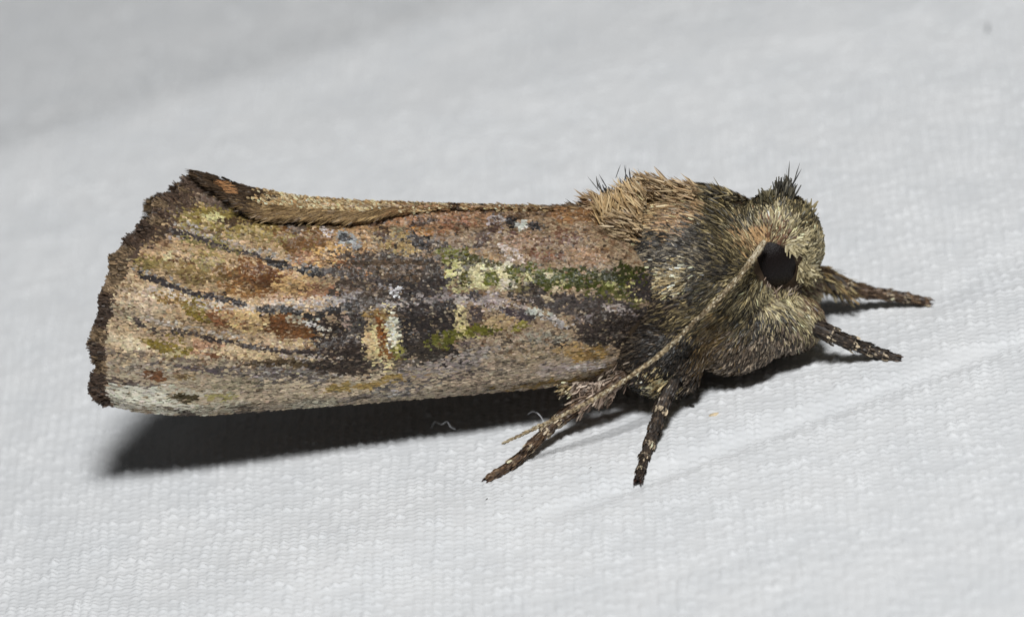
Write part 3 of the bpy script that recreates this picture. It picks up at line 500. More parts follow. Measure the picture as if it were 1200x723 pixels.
# ---- body: one continuous skin
def body_mesh():
    bm = bmesh.new()
    def ell(c, r, rot=0):
        mt = Matrix.Translation(Vector(c)) @ Matrix.Rotation(rot, 4, 'Y') @ Matrix.Diagonal((*r, 1))
        bmesh.ops.create_icosphere(bm, subdivisions=4, radius=1, matrix=mt)
    # in the moth's own frame: x = along the body, y = towards the near side, z = up
    ell((-.56, 0, .305), (.27, .25, .205), .1)       # thorax
    ell((-.61, 0, .39), (.15, .11, .105), .2)         # crest
    ell((-.44, 0, .325), (.14, .18, .14))              # collar
    ell((-.295, 0, .33), (.115, .125, .135))         # head
    ell((-.27, 0, .425), (.034, .05, .055))              # crown
    ell((-.95, 0, .34), (.42, .15, .15), .12); ell((-1.3, 0, .42), (.36, .11, .12), .2)   # abdomen
    for sgn in (1, -1):
        ell((-.345, sgn * .09, .155), (.135, .085, .09), .3)     # fore coxa and femur
        ell((-.45, sgn * .135, .15), (.13, .085, .10), 0)
        ell((-.64, sgn * .20, .16), (.12, .085, .115), 0)      # mid femur
        ell((-.80, sgn * .17, .17), (.14, .07, .085), .1)      # hind femur
    me = bpy.data.meshes.new('tmp'); bm.to_mesh(me); bm.free()
    o = bpy.data.objects.new('tmp', me); COL.objects.link(o)
    r = o.modifiers.new('r', 'REMESH'); r.mode = 'VOXEL'; r.voxel_size = .012
    s_ = o.modifiers.new('s', 'SMOOTH'); s_.factor = .5; s_.iterations = 8
    dg = bpy.context.evaluated_depsgraph_get(); me2 = bpy.data.meshes.new_from_object(o.evaluated_get(dg))
    bpy.data.objects.remove(o); bpy.data.meshes.remove(me)
    n = len(me2.vertices); co = np.empty(n * 3); me2.vertices.foreach_get('co', co); co = co.reshape(-1, 3)
    wco = A + co[:, :1] * U + co[:, 1:2] * V + co[:, 2:] * Z
    me2.vertices.foreach_set('co', REL(wco).ravel().astype(np.float32))
    if np.linalg.det(np.stack([U, V, Z])) < 0: me2.flip_normals()
    me2.polygons.foreach_set('use_smooth', np.ones(len(me2.polygons), bool)); me2.update(); me2.name = 'body'
    return me2
bme = body_mesh()
body = link('body', bme, M_SKIN, moth)

# ---- fur control points on the chart: x, y, angle (0 = towards the head, 90 = up), length px, lift, colours, width px, spatulate
TAN = [(182, 156, 118), (156, 128, 92), (198, 174, 136), (124, 100, 70)]
TUFT = [(204, 178, 136), (184, 156, 112), (166, 138, 98)]
RED = [(148, 116, 86), (170, 138, 104), (118, 90, 66), (188, 158, 122)]
SLATE = [(56, 53, 49), (80, 75, 67), (44, 41, 38), (158, 143, 116), (92, 82, 68)]
SLATEP = [(100, 93, 83), (56, 52, 48), (178, 165, 142), (70, 63, 55)]
OLIVE = [(104, 92, 64), (146, 130, 92), (74, 66, 47), (172, 155, 114), (56, 50, 40)]
OLIVED = [(74, 68, 52), (58, 54, 44), (126, 112, 82), (88, 80, 60)]
DARK = [(52, 44, 38), (66, 56, 46), (42, 36, 32), (112, 97, 79)]
BLACK = [(46, 43, 40), (60, 56, 51), (88, 80, 70), (38, 36, 34)]
CREAM = [(206, 190, 150), (180, 160, 118), (220, 206, 170), (150, 130, 92)]
HEAD = [(180, 167, 130), (160, 147, 112), (196, 184, 150), (134, 122, 92)]
GREYB = [(104, 90, 76), (140, 123, 105), (78, 67, 57), (178, 161, 140)]
PINK = [(170, 150, 134), (142, 122, 106), (192, 174, 156), (112, 95, 82)]
OCHRE = [(128, 104, 70), (110, 88, 58), (156, 132, 92), (86, 70, 50)]
FURP = [
 (760, 215, 152, 30, .30, TAN, 2.6, 0), (735, 225, 125, 26, .5, TAN, 2.6, 0), (790, 225, 152, 28, .25, TAN, 2.6, 0), (830, 235, 150, 26, .22, TAN, 2.4, 0), (850, 245, 150, 24, .25, OLIVE, 2.4, 0),
 (775, 250, 155, 18, .22, TAN, 3, 1), (750, 255, 160, 16, .22, TAN, 3.2, 1), (720, 245, 104, 30, .5, TUFT, 2.6, 0), (705, 255, 150, 22, .3, RED, 2.6, 0), (680, 260, 165, 20, .2, RED, 2.6, 0), (720, 285, 190, 16, .2, RED, 3.4, 1), (740, 275, 170, 15, .22, TAN, 3.4, 1),
 (800, 262, 160, 16, .2, RED, 2.8, 1), (815, 275, 165, 16, .25, SLATEP, 2.8, 1), (770, 285, 175, 14, .25, SLATE, 3.2, 1), (735, 295, 180, 14, .25, SLATE, 3.4, 1), (800, 300, 178, 16, .25, SLATEP, 2.8, 0), (770, 305, 182, 16, .2, SLATEP, 3, 0), (830, 300, 165, 14, .3, SLATE, 2.4, 0), (850, 280, 155, 16, .3, OLIVE, 2.4, 0),
 (845, 320, 180, 13, .35, SLATE, 2.2, 0), (865, 300, 140, 14, .35, OLIVE, 2.2, 0), (872, 265, 130, 18, .3, OLIVED, 2.4, 0), (865, 245, 140, 20, .3, OLIVE, 2.4, 0),
 (790, 330, 190, 14, .25, CREAM, 2.8, 1), (775, 345, 195, 16, .25, DARK, 2.6, 0), (800, 345, 200, 16, .25, DARK, 2.4, 0), (825, 345, 215, 14, .3, OLIVED, 2.2, 0), (850, 345, 225, 14, .3, OLIVE, 2.2, 0),
 (800, 372, 215, 18, .3, [(176, 156, 112), (90, 78, 60), (140, 122, 84)], 2.6, 0), (770, 375, 200, 16, .25, DARK, 2.6, 0), (745, 395, 195, 18, .2, DARK, 2.4, 0), (735, 420, 205, 18, .2, DARK, 2.4, 0), (825, 380, 225, 16, .3, OLIVE, 2.4, 0),
 (800, 405, 225, 10, .6, BLACK, 2.4, 1), (780, 420, 230, 9, .7, BLACK, 2.4, 1), (760, 435, 235, 9, .6, DARK, 2.4, 1), (775, 450, 215, 14, .4, CREAM, 3, 1), (745, 460, 230, 10, .6, BLACK, 2.6, 1), (800, 440, 225, 10, .5, DARK, 2.6, 1), (795, 465, 250, 16, .8, BLACK, 2.4, 1),
 (715, 440, 205, 16, .3, PINK, 3.2, 1), (700, 460, 230, 16, .4, PINK, 3.6, 1), (715, 470, 250, 14, .4, PINK, 3.6, 1), (670, 455, 200, 16, .3, PINK, 3.4, 1),
 (830, 400, 225, 14, .35, OCHRE, 2.2, 0), (835, 420, 215, 14, .3, OCHRE, 2.2, 0), (820, 450, 225, 17, .8, GREYB, 2.8, 1), (845, 385, 225, 16, .35, [(180, 156, 110), (130, 106, 66), (104, 82, 50)], 2.4, 0),
 (860, 400, 235, 16, .6, GREYB, 2.6, 1), (860, 425, 240, 16, .6, GREYB, 2.8, 1), (885, 415, 255, 16, .6, GREYB, 2.8, 1), (915, 415, 270, 16, .6, GREYB, 2.8, 1), (940, 400, 285, 16, .6, GREYB, 2.8, 1), (890, 385, 240, 11, .55, SLATE, 2.4, 1), (900, 375, 260, 11, .5, SLATE, 2.2, 1), (870, 375, 230, 12, .45, OLIVED, 2.4, 0),
 (870, 350, 215, 16, .35, OLIVE, 2.4, 0), (885, 350, 330, 18, .35, HEAD, 2.4, 0), (905, 357, 325, 18, .35, HEAD, 2.4, 0), (925, 365, 315, 18, .4, HEAD, 2.6, 0), (942, 375, 310, 18, .4, HEAD, 2.6, 0), (950, 350, 290, 14, .4, [(150, 124, 100), (120, 96, 78), (176, 152, 124)], 2.4, 0), (945, 335, 290, 14, .4, OCHRE, 2.4, 0),
 (875, 330, 215, 12, .3, OLIVE, 2.2, 0), (880, 285, 135, 14, .4, [(204, 170, 126), (180, 146, 104), (214, 190, 146)], 2.4, 0), (890, 265, 110, 14, .45, HEAD, 2.6, 0), (880, 255, 120, 16, .4, OLIVED, 2.6, 1), (895, 240, 112, 11, .35, OLIVED, 2.8, 1), (915, 230, 88, 16, .45, OLIVED, 2.8, 1), (925, 245, 75, 11, .45, OLIVE, 2.8, 1), (940, 250, 62, 11, .45, OLIVE, 2.8, 1),
 (905, 262, 95, 14, .45, HEAD, 2.8, 1), (925, 270, 60, 13, .5, HEAD, 2.8, 1), (950, 265, 45, 10, .45, OLIVE, 2.8, 1), (945, 285, 25, 12, .5, HEAD, 2.8, 1), (955, 300, 10, 12, .5, HEAD, 2.8, 1), (950, 320, 345, 12, .45, HEAD, 2.8, 1), (910, 278, 60, 8, .4, [(110, 80, 60), (140, 104, 78)], 2.4, 1), (930, 285, 340, 11, .4, HEAD, 2.8, 1), (935, 330, 320, 12, .4, HEAD, 2.6, 1),
]
FX = np.array([f_[0] for f_ in FURP], float); FY = np.array([f_[1] for f_ in FURP], float)
FA = np.radians([f_[2] for f_ in FURP]); FL = np.array([f_[3] for f_ in FURP], float); FLI = np.array([f_[4] for f_ in FURP]); FW = np.array([f_[6] for f_ in FURP]); FS = np.array([f_[7] for f_ in FURP])
PX = DIST * KPX     # one chart unit in cm
def fur():
    bme.calc_loop_triangles(); nt_ = len(bme.loop_triangles); tri = np.empty(nt_ * 3, int); bme.loop_triangles.foreach_get('vertices', tri); tri = tri.reshape(-1, 3)
    co = np.empty(len(bme.vertices) * 3); bme.vertices.foreach_get('co', co); co = co.reshape(-1, 3) + ROOT
    vn = np.empty(len(bme.vertices) * 3); bme.vertices.foreach_get('normal', vn); vn = vn.reshape(-1, 3)
    a, b, c = co[tri[:, 0]], co[tri[:, 1]], co[tri[:, 2]]; ar = np.linalg.norm(np.cross(b - a, c - a), axis=1) / 2
    N = 210000; k = rng.choice(nt_, N, p=ar / ar.sum()); r1 = np.sqrt(rng.random(N)); r2 = rng.random(N)
    w0, w1, w2 = (1 - r1)[:, None], (r1 * (1 - r2))[:, None], (r1 * r2)[:, None]
    p = a[k] * w0 + b[k] * w1 + c[k] * w2; n = unit(vn[tri[k, 0]] * w0 + vn[tri[k, 1]] * w1 + vn[tri[k, 2]] * w2)
    lat = (p - A) @ V; u = (p - A) @ U; far = lat < 0
    keep = (u > -.98) & (~far | (rng.random(N) < .3))
    p, n, far = p[keep], n[keep], far[keep]; N = len(p)
    pm = np.where(far[:, None], mirror(p), p); nm = np.where(far[:, None], n - 2 * (n @ V)[:, None] * V, n)
    x, y = chart(pm)
    # eye opening stays bare
    ex, ey = x - 914, y - 312
    poly = [(885, 318), (897, 284), (940, 293), (948, 318), (938, 343), (906, 340)]; bare = np.ones(len(x), bool)
    for (ax, ay), (bx_, by_) in zip(poly, poly[1:] + poly[:1]): bare &= (bx_ - ax) * (y - ay) - (by_ - ay) * (x - ax) > 0
    ok = ~bare; p, n, far, pm, nm, x, y = p[ok], n[ok], far[ok], pm[ok], nm[ok], x[ok], y[ok]; N = len(p)
    jx = x + rng.normal(size=N) * 10 + 26 * fbm(x / 8, y / 8, 1); jy = y + rng.normal(size=N) * 8 + 26 * fbm(x / 8 + 50, y / 8, 2)
    d2 = (x[:, None] - FX) ** 2 + (y[:, None] - FY) ** 2; wgt = 1 / (d2 + 60) ** 2; wgt /= wgt.sum(1, keepdims=True)
    ca, sa = wgt @ np.cos(FA), wgt @ np.sin(FA); clump = fbm(x / 9, y / 9, 6) * 1.3
    ang = np.arctan2(sa, ca) + rng.normal(size=N) * .22 + clump * .9
    L = (wgt @ FL) * rng.uniform(.55, 1.15, N) * PX * .95; lift = np.clip((wgt @ FLI) * rng.uniform(.5, 1.35, N) + .04, .12, 1.2); W = (wgt @ FW) * rng.uniform(.42, .78, N) * PX
    idx = np.argmin((jx[:, None] - FX) ** 2 + (jy[:, None] - FY) ** 2, 1)
    col = np.empty((N, 3)); sp = FS[idx] > 0
    for i_ in np.unique(idx):
        m_ = idx == i_; pal = np.array(FURP[i_][5], float); col[m_] = pal[rng.integers(0, len(pal), m_.sum())] * (1.0 if any(FURP[i_][5] is q_ for q_ in (TAN, TUFT, RED, HEAD, PINK, CREAM)) else .84)
    col = lin(np.clip(col * (1 + .17 * rng.normal(size=(N, 1)) + .30 * fbm(x / 5, y / 5, 3)[:, None]), 14, 235)) * GAIN
    d = np.cos(ang)[:, None] * RIGHT + np.sin(ang)[:, None] * UP
    d = unit(d - (d * nm).sum(1, keepdims=True) * nm) + nm * lift[:, None]
    d = unit(d); d = np.where(far[:, None], d - 2 * (d @ V)[:, None] * V, d)
    tip = np.minimum(col * 1.12, .85)
    parts = []
    for flag in (True, False):
        m_ = sp == flag
        parts.append(strands(p[m_] - n[m_] * .001, d[m_], n[m_], L[m_], W[m_] * (1.15 if flag else 1.0), col[m_] * .92, np.minimum(.25, lift[m_] * .55), flag, tip[m_]))
    return join(parts)
v, f, cc = fur()
# keep hair off the cloth underneath
v[:, 2] = np.maximum(v[:, 2], .004 + .002 * rng.random(len(v)))
o = link('fur', mesh_np('fur', REL(v), f, cc, smooth_=False), M_HAIR, body); o['kind'] = 'stuff'

from mathutils.bvhtree import BVHTree
BVH = BVHTree.FromPolygons([tuple(Vector(v_.co) + Vector(ROOT)) for v_ in bme.vertices], [tuple(p_.vertices) for p_ in bme.polygons])
def tuft(px, py, v0, n_, spread, ang, alen, wpx, pal, lift=.4, spat=False, sa=.25):
    x = px + np.clip(rng.normal(size=n_), -1.7, 1.7) * spread; y = py + np.clip(rng.normal(size=n_), -1.4, 1.7) * spread
    a = math.radians(ang) + rng.normal(size=n_) * sa
    p = P(x, y, np.full(n_, v0) + rng.normal(size=n_) * .01); nn = np.tile(unit(V * .7 + Z * .7), (n_, 1))
    if px > 860 and py > 250:      # face hair is rooted on the skin of the head
        for i_ in range(n_):
            r_ = ray(x[i_], y[i_]); h_ = BVH.ray_cast(Vector(EYE), Vector(r_).normalized())
            if h_[0] is not None: p[i_] = np.array(h_[0]); nn[i_] = np.array(h_[1])
    d = np.cos(a)[:, None] * RIGHT + np.sin(a)[:, None] * UP + nn * lift * (.4 + rng.random((n_, 1))) * .5
    pal = np.array(pal, float); col = lin(np.clip(pal[rng.integers(0, len(pal), n_)] * (1 + .1 * rng.normal(size=(n_, 1))), 14, 235)) * GAIN
    return strands(p, d, nn, rng.uniform(.6, 1.15, n_) * alen * PX, rng.uniform(.75, 1.2, n_) * wpx * PX, col, .12, spat, np.minimum(col * 1.15, .85))
tf = []
BK = [(42, 42, 44), (56, 54, 54), (70, 68, 62)]
# dark bristles behind the thoracic crest, the small back tuft, the head horn and the lashes over the eye
tf += [tuft(716, 231, .0, 40, 4, 115, 9, 2.0, BK, .2, True), tuft(741, 217, .0, 40, 3, 120, 8, 2.0, BK + [(120, 96, 66)], .2, True), tuft(706, 226, .02, 6, 4, 118, 22, 1.4, BK, .1), tuft(730, 212, .02, 6, 6, 85, 18, 1.4, BK, .1)]
tf += [tuft(676, 252, .02, 110, 7, 165, 15, 1.8, [(78, 66, 52), (98, 80, 58), (150, 122, 84)], .15), tuft(642, 253, .02, 40, 6, 170, 16, 2.2, [(78, 66, 52), (140, 112, 76)], .15), tuft(702, 246, .03, 240, 9, 158, 18, 1.7, RED + TAN, .15)]
tf += [tuft(717, 260, .09, 460, 8, 104, 26, 1.6, TUFT, .25), tuft(738, 254, .08, 460, 9, 128, 22, 1.6, TUFT + TAN, .2), tuft(744, 236, .04, 420, 8, 135, 20, 1.6, TAN + TUFT, .15), tuft(735, 268, .12, 360, 10, 155, 17, 1.7, TAN, .15), tuft(768, 222, .01, 300, 8, 152, 19, 1.5, TAN, .08), tuft(802, 230, .01, 260, 9, 155, 19, 1.5, TAN, .08), tuft(845, 238, .01, 160, 8, 152, 22, 1.5, OLIVE, .08)]
tf += [tuft(919, 234, .0, 170, 6, 86, 19, 2.0, [(70, 66, 56), (88, 82, 66), (58, 56, 50)], .2, True), tuft(903, 240, .02, 80, 6, 105, 13, 2.0, [(78, 74, 58), (100, 92, 68)], .2, True), tuft(944, 251, .02, 70, 5, 66, 11, 2.2, [(96, 90, 68), (150, 136, 98)], .2, True), tuft(925, 214, .0, 4, 3, 82, 24, 1.5, BK, .1)]
tf += [tuft(893, 282, .16, 90, 5, 120, 13, 2.4, [(206, 172, 128), (184, 150, 108)], .5), tuft(910, 276, .15, 40, 4, 300, 7, 2.4, [(92, 66, 52), (120, 88, 66)], .4)]
tf += [tuft(908, 340, .17, 30, 8, 82, 17, 1.5, PINK, .9, True, .3), tuft(882, 332, .17, 60, 6, 140, 12, 2.2, OLIVE, .3), tuft(926, 340, .17, 14, 5, 55, 14, 2.2, GREYB, .3), tuft(944, 316, .15, 120, 5, 300, 14, 2.8, HEAD, .4, True, .5), tuft(930, 287, .16, 90, 5, 330, 11, 2.8, HEAD, .4, True, .6)]
tf += [tuft(684, 457, .25, 200, 7, 208, 8, 1.6, PINK, .3, True, .4), tuft(708, 457, .255, 260, 8, 236, 8, 1.6, PINK, .3, True, .4), tuft(664, 455, .255, 50, 5, 205, 8, 1.8, CREAM + OCHRE, .2, True), tuft(776, 449, .29, 50, 4, 215, 9, 2.2, CREAM, .4, True)]
tf += [tuft(884 + 9 * i_, 334 + 3.6 * i_, .165, 30, 3, 120 - 9 * i_, 10, 1.3, OLIVE + HEAD[:1], .25, False, .3) for i_ in range(6)]
tf += [tuft(943, 300 + 9 * i_, .155, 40, 3, 240 + 10 * i_, 8, 1.7, HEAD, .3, True, .5) for i_ in range(4)]
v, f, cc = join(tf)
o = link('bristles', mesh_np('bristles', REL(v), f, cc, smooth_=False), M_HAIR, body); o['kind'] = 'stuff'

# ---- eyes
def eye(sgn):
    r_ = ray(907, 313); h_ = BVH.ray_cast(Vector(EYE), Vector(r_).normalized()); c = np.array(h_[0]) - np.array(h_[1]) * .062
    if sgn < 0: c = mirror(c)
    bm = bmesh.new(); bmesh.ops.create_icosphere(bm, subdivisions=5, radius=.086)
    me = bpy.data.meshes.new('eye'); bm.to_mesh(me); bm.free(); me.polygons.foreach_set('use_smooth', np.ones(len(me.polygons), bool))
    o = link('eye', me, M_EYE, moth); o.location = REL(c); o.scale = (1, .9, 1)
for sgn in (1, -1): eye(sgn)

# ---- tubes
def tube(pts, rad, seg=10):
    pts = np.asarray(pts); t = unit(np.gradient(pts, axis=0)); ref = np.array([.13, .2, .97]); s_ = unit(np.cross(t, ref)); b = np.cross(t, s_)
    an = np.linspace(0, math.tau, seg, endpoint=False)
    ring = pts[:, None] + rad[:, None, None] * (np.cos(an)[None, :, None] * s_[:, None] + np.sin(an)[None, :, None] * b[:, None])
    n = len(pts); i = np.arange(n * seg).reshape(n, seg); j = np.roll(i, -1, 1)
    f = np.stack([i[:-1], j[:-1], j[1:], i[1:]], -1).reshape(-1, 4)
    nrm = unit(ring - pts[:, None])
    v = np.vstack([ring.reshape(-1, 3), pts[:1], pts[-1:]]); a0, a1 = n * seg, n * seg + 1
    caps = np.vstack([np.stack([i[0], np.full(seg, a0), np.full(seg, a0), j[0]], -1), np.stack([i[-1], j[-1], np.full(seg, a1), np.full(seg, a1)], -1)])
    return v, f, caps, ring, nrm, t
def tube_mesh(name, pts, rad, col, seg=10):
    v, f, caps, ring, nrm, t = tube(pts, rad, seg)
    cols = np.vstack([np.repeat(col, seg, 0), col[:1], col[-1:]])
    tri = caps[:, [0, 1, 3]]; tri[seg:] = caps[seg:][:, [0, 1, 2]]
    me = bpy.data.meshes.new(name); me.from_pydata(REL(v).tolist(), [], f.tolist() + tri.tolist()); me.update()
    at = me.color_attributes.new('col', 'FLOAT_COLOR', 'POINT'); c4 = np.ones((len(v), 4), np.float32); c4[:, :3] = cols; at.data.foreach_set('color', c4.ravel())
    me.polygons.foreach_set('use_smooth', np.ones(len(me.polygons), bool))
    return me, ring, nrm, t

def antenna(sgn):
    ctl = [(896, 283, .15), (884, 300, .19), (868, 322, .235), (846, 346, .27), (815, 376, .31), (780, 410, .345), (740, 440, .375), (700, 465, .395), (660, 486, .405), (620, 505, .415), (588, 520, .42)]
    c = catmull(ctl, 420); p = P(c[:, 0], c[:, 1], c[:, 2])
    if sgn < 0: p = mirror(p) - Z * .10; p[:, 2] = np.maximum(p[:, 2], .012)
    t = np.linspace(0, 1, 420); ph = (t * 74) % 1
    r = np.interp(t, [0, .05, .12, .2, .55, .9, 1], [3.2, 4.3, 3.8, 2.7, 2.4, 1.7, .9]) * PX * (.84 + .28 * ph ** 2 * (t > .13))
    base = np.where((t < .14)[:, None], (206, 192, 166), np.where((ph > .55)[:, None], (176, 156, 122), (118, 100, 74))).astype(float)
    base *= (1 + .15 * (vnoise(t * 160, t * 0, 2) - .5))[:, None] * np.where((t > .15) & (t < .5), .8, 1)[:, None]
    me, ring, nrm, tg = tube_mesh('antenna', p, r, lin(base) * GAIN, 10)
    o = link('antenna', me, M_LEG, moth)
    # overlapping scales along the upper side
    k = rng.integers(0, 415, 1500); j = rng.integers(0, 10, 1500)
    pp = ring[k, j]; nn = nrm[k, j]; d = tg[k]
    pal = np.array([(186, 168, 136), (150, 130, 98), (206, 194, 166), (112, 94, 70)], float)[rng.integers(0, 4, 1500)]
    vv, ff, c_ = strands(pp, unit(d + .25 * nn + .1 * rng.normal(size=d.shape)), nn, rng.uniform(.006, .010, 1500), rng.uniform(.003, .005, 1500), lin(pal) * GAIN, .2, True)
    so = link('antenna_scales', mesh_np('antenna_scales', REL(vv), ff, c_, smooth_=False), M_HAIR, o); so['kind'] = 'stuff'
antenna(1); antenna(-1)

# ---- legs
def leg(ctl, rads, joints, pal, light, tarsus_from, mirrored=False, nsc=1800, fuzz=None):
    """ctl: (x, y, lateral) ; the last point stands on the cloth"""
    pts = [P(x, y, v_) if v_ is not None else onz(x, y, .010) for x, y, v_ in ctl]
    pts = np.array(pts)
    if mirrored: pts = mirror(pts)
    p = catmull(pts, 160); p[:, 2] = np.maximum(p[:, 2], .010)
    t = np.linspace(0, 1, 160); r = np.interp(t, np.linspace(0, 1, len(rads)), rads) * PX * 1.08
    edges = np.r_[0, joints, 1.0]; seg = np.searchsorted(edges, t, side='right') - 1; seg = np.clip(seg, 0, len(edges) - 2)
    f = (t - edges[seg]) / (edges[seg + 1] - edges[seg])
    r = r * (.80 + .34 * f ** 1.6); r[-2:] *= .6
    cen = p.copy(); cen[:, 2] = np.maximum(p[:, 2], r * .9)
    pal = np.array(pal, float); base = pal[0] * np.ones((160, 3)); ringm = np.zeros(160, bool)
    ringm |= np.abs(t - joints[0] + .010) < .012
    for e_ in joints[1:]: ringm |= (np.abs(t - e_ + .006) < .006) & (vnoise(t * 90, t * 0 + e_ * 7, 1) > .5)
    base[ringm] = light
    me, ring, nrm, tg = tube_mesh('leg', cen, r * .86, lin(base) * GAIN, 12)
    o = link('leg', me, M_LEG, moth)
    k = rng.integers(0, 158, nsc); j = rng.integers(0, 12, nsc); pp = ring[k, j]; nn = nrm[k, j]
    col = pal[rng.integers(0, len(pal), nsc)]; pale = ringm[k] & (rng.random(nsc) < .8); col[pale] = light
    stray = rng.random(nsc) < .02; col[stray] = light
    d = unit(tg[k] + (.10 + .14 * rng.random((nsc, 1))) * nn + .12 * rng.normal(size=(nsc, 3)))
    v_, f_, c_ = strands(pp, d, nn, rng.uniform(.010, .019, nsc), rng.uniform(.004, .0075, nsc), lin(np.clip(col * (1 + .12 * rng.normal(size=(nsc, 1))), 12, 230)) * GAIN, .2, True)
    parts = [(v_, f_, c_)]
    if fuzz:
        t0, t1, nf, ln, fpal, dn = fuzz
        k = rng.integers(int(t0 * 159), int(t1 * 159), nf); j = rng.integers(0, 12, nf); fp = np.array(fpal, float)
        d = unit(tg[k] * .7 + nrm[k, j] * .35 - Z * dn + .15 * rng.normal(size=(nf, 3)))
        parts.append(strands(ring[k, j], d, nrm[k, j], rng.uniform(.6, 1.2, nf) * ln * PX, rng.uniform(.004, .007, nf), lin(np.clip(fp[rng.integers(0, len(fp), nf)] * (1 + .1 * rng.normal(size=(nf, 1))), 12, 230)) * GAIN, .15, True))
    v_, f_, c_ = join(parts); v_[:, 2] = np.maximum(v_[:, 2], .003)
    so = link('leg_scales', mesh_np('leg_scales', REL(v_), f_, c_, smooth_=False), M_HAIR, o); so['kind'] = 'stuff'
    # pair of claws at the foot
    tip = cen[-1]; td = unit(tg[-1] * np.array([1, 1, 0])); sd = np.cross(Z, td)
    for sg in (1, -1):
        q_ = np.array([tip + sd * sg * .005, tip + sd * sg * .009 + td * .010 + Z * .001, tip + sd * sg * .010 + td * .018 - Z * .004]); q_ = catmull(q_, 8); q_[:, 2] = np.maximum(q_[:, 2], .002)
        me, *_ = tube_mesh('claw', q_, np.linspace(.0035, .0008, 8), np.tile(lin((64, 40, 30)), (8, 1)), 6)
        link('claw', me, M_LEG, o)
    return o
LB = [(58, 50, 44), (46, 41, 37), (72, 62, 53), (90, 77, 65)]
LBR = [(80, 63, 50), (62, 49, 40), (100, 79, 60), (126, 103, 80)]
PALE_J = (198, 180, 152)
leg([(905, 384, .02), (930, 381, .07), (950, 382, .125), (985, 397, .15), (1018, 410, .14), (1052, 421, None)], [13, 12.5, 11.5, 10, 8.5, 7, 5], [.30, .55, .68, .80, .91], LB, PALE_J, .5)
leg([(930, 322, -.10), (962, 322, -.12), (990, 336, -.125), (1020, 343, -.125), (1055, 348, -.125), (1087, 354, None)], [13, 12, 9, 8, 7, 6, 4.8], [.42, .58, .72, .84, .93], LBR, PALE_J, .5, fuzz=(.12, .46, 420, 20, [(190, 172, 128), (150, 126, 86), (96, 80, 60), (74, 68, 62)], .45))
leg([(806, 415, .20), (790, 445, .27), (776, 476, .325), (766, 505, .39), (756, 535, .46), (748, 562, None)], [11, 9.5, 8, 7.5, 6.8, 5.8, 4.6], [.44, .58, .70, .81, .92], LB, PALE_J, .5, fuzz=(0, .2, 140, 14, BLACK, .1))
leg([(735, 440, .26), (690, 468, .27), (662, 487, .285), (640, 505, .315), (606, 538, .385), (573, 561, None)], [9, 8.5, 7.5, 7, 6.5, 5.6, 4.5], [.46, .60, .72, .84, .93], LBR, PALE_J, .5, fuzz=(0, .3, 140, 14, PINK, .1))
# far middle and hind legs
leg([(800, 425, .30), (786, 452, .36), (776, 476, .41), (766, 505, .46), (756, 535, .50), (748, 560, .525)], [11, 9.5, 8, 7.5, 6.8, 5.8, 4.6], [.44, .58, .70, .81, .92], LB, PALE_J, .5, True, 400)
leg([(735, 440, .26), (690, 468, .33), (662, 487, .36), (640, 505, .38), (606, 538, .41), (573, 560, .42)], [9, 8.5, 7.5, 7, 6.5, 5.6, 4.5], [.46, .60, .72, .84, .93], LBR, PALE_J, .5, True, 400)

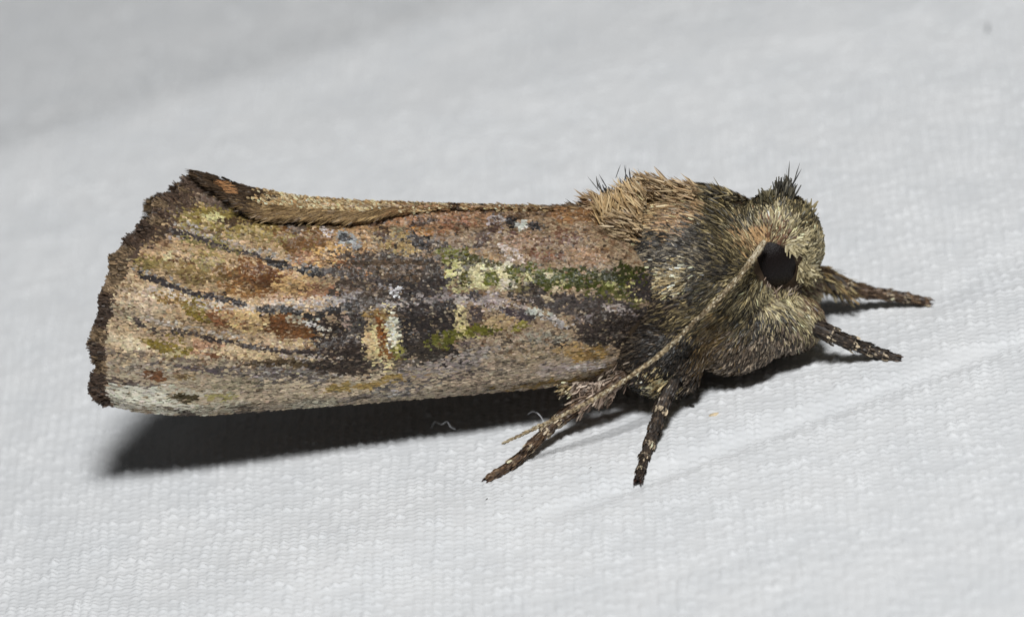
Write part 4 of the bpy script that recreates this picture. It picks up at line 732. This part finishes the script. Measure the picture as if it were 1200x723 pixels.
# ------------------------------------------------------------------ specks and lint on the cloth
def speck(name, px, py, ang, length, width, colr, label, cat, curve=.2, group=None):
    a = math.radians(ang); n_ = 10; t = np.linspace(-.5, .5, n_)
    gx = px + length * t * math.cos(a) - curve * length * (t * t - .25) * math.sin(a); gy = py - length * t * math.sin(a) - curve * length * (t * t - .25) * math.cos(a)
    p = onz(gx, gy, .007); p[:, 2] += .006 * (t + .5)
    r = width * .5 * PX * np.clip(1.05 - np.abs(t * 2) ** 2.5, .12, 1)
    me, *_ = tube_mesh(name, p, r, np.tile(lin(colr), (n_, 1)), 8)
    c = p.mean(0); co = np.empty(len(me.vertices) * 3, np.float32); me.vertices.foreach_get('co', co); co = co.reshape(-1, 3) + ROOT - c
    me.vertices.foreach_set('co', co.astype(np.float32).ravel())
    o = link(name, me, M_LEG); o.location = c; o['label'] = label; o['category'] = cat
    if group: o['group'] = group
    return o
G = 'scales shed onto the cloth'
speck('fallen_scale', 569, 589, 52, 10, 2.6, (60, 54, 48), 'slanting dark scale shed on the cloth below the hind foot', 'scale', group=G)
speck('fallen_scale', 612, 583, 8, 7, 2.4, (84, 76, 68), 'short brown scale lying flat on the cloth right of the hind foot', 'scale', group=G)
speck('fallen_scale', 691, 550, 20, 6, 1.6, (120, 116, 110), 'faint grey scale on the cloth between the two near feet', 'scale', group=G)
speck('fallen_scale', 811, 476, -25, 8, 3, (52, 48, 46), 'black scale on the cloth beside the fur of the middle leg', 'scale', group=G)
speck('fallen_scale', 1157, 33, 60, 6, 4, (165, 165, 165), 'small grey fleck far back on the cloth near the top right corner', 'scale', group=G)
speck('tan_crumb', 836, 487, 10, 14, 5, (214, 194, 160), 'pale tan crumb on the cloth below the front of the moth', 'crumb')
def lint(pts, label):
    c = catmull([(x, y) for x, y, z in pts], 40); z = catmull([(z, 0) for x, y, z in pts], 40)[:, 0]
    p = np.array([onz(a_, b_, zz) for (a_, b_), zz in zip(c, z)])
    me, *_ = tube_mesh('lint_fibre', p, np.full(40, .0013), np.tile(lin((225, 226, 228)), (40, 1)), 6)
    ct = p[0]; co = np.empty(len(me.vertices) * 3, np.float32); me.vertices.foreach_get('co', co); co = co.reshape(-1, 3) + ROOT - ct
    me.vertices.foreach_set('co', co.astype(np.float32).ravel())
    o = link('lint_fibre', me, M_LEG); o.location = ct; o['label'] = label; o['category'] = 'fibre'; o['group'] = 'lint fibres on the cloth'
lint([(505, 502, .005), (510, 494, .02), (517, 497, .03), (524, 494, .04), (528, 500, .02), (534, 503, .005)], 'curled white lint fibre at the shadow edge under the wing')
lint([(618, 486, .005), (624, 482, .03), (631, 485, .04), (636, 492, .02), (638, 498, .005)], 'white lint fibre arching beside the tip of the antenna')
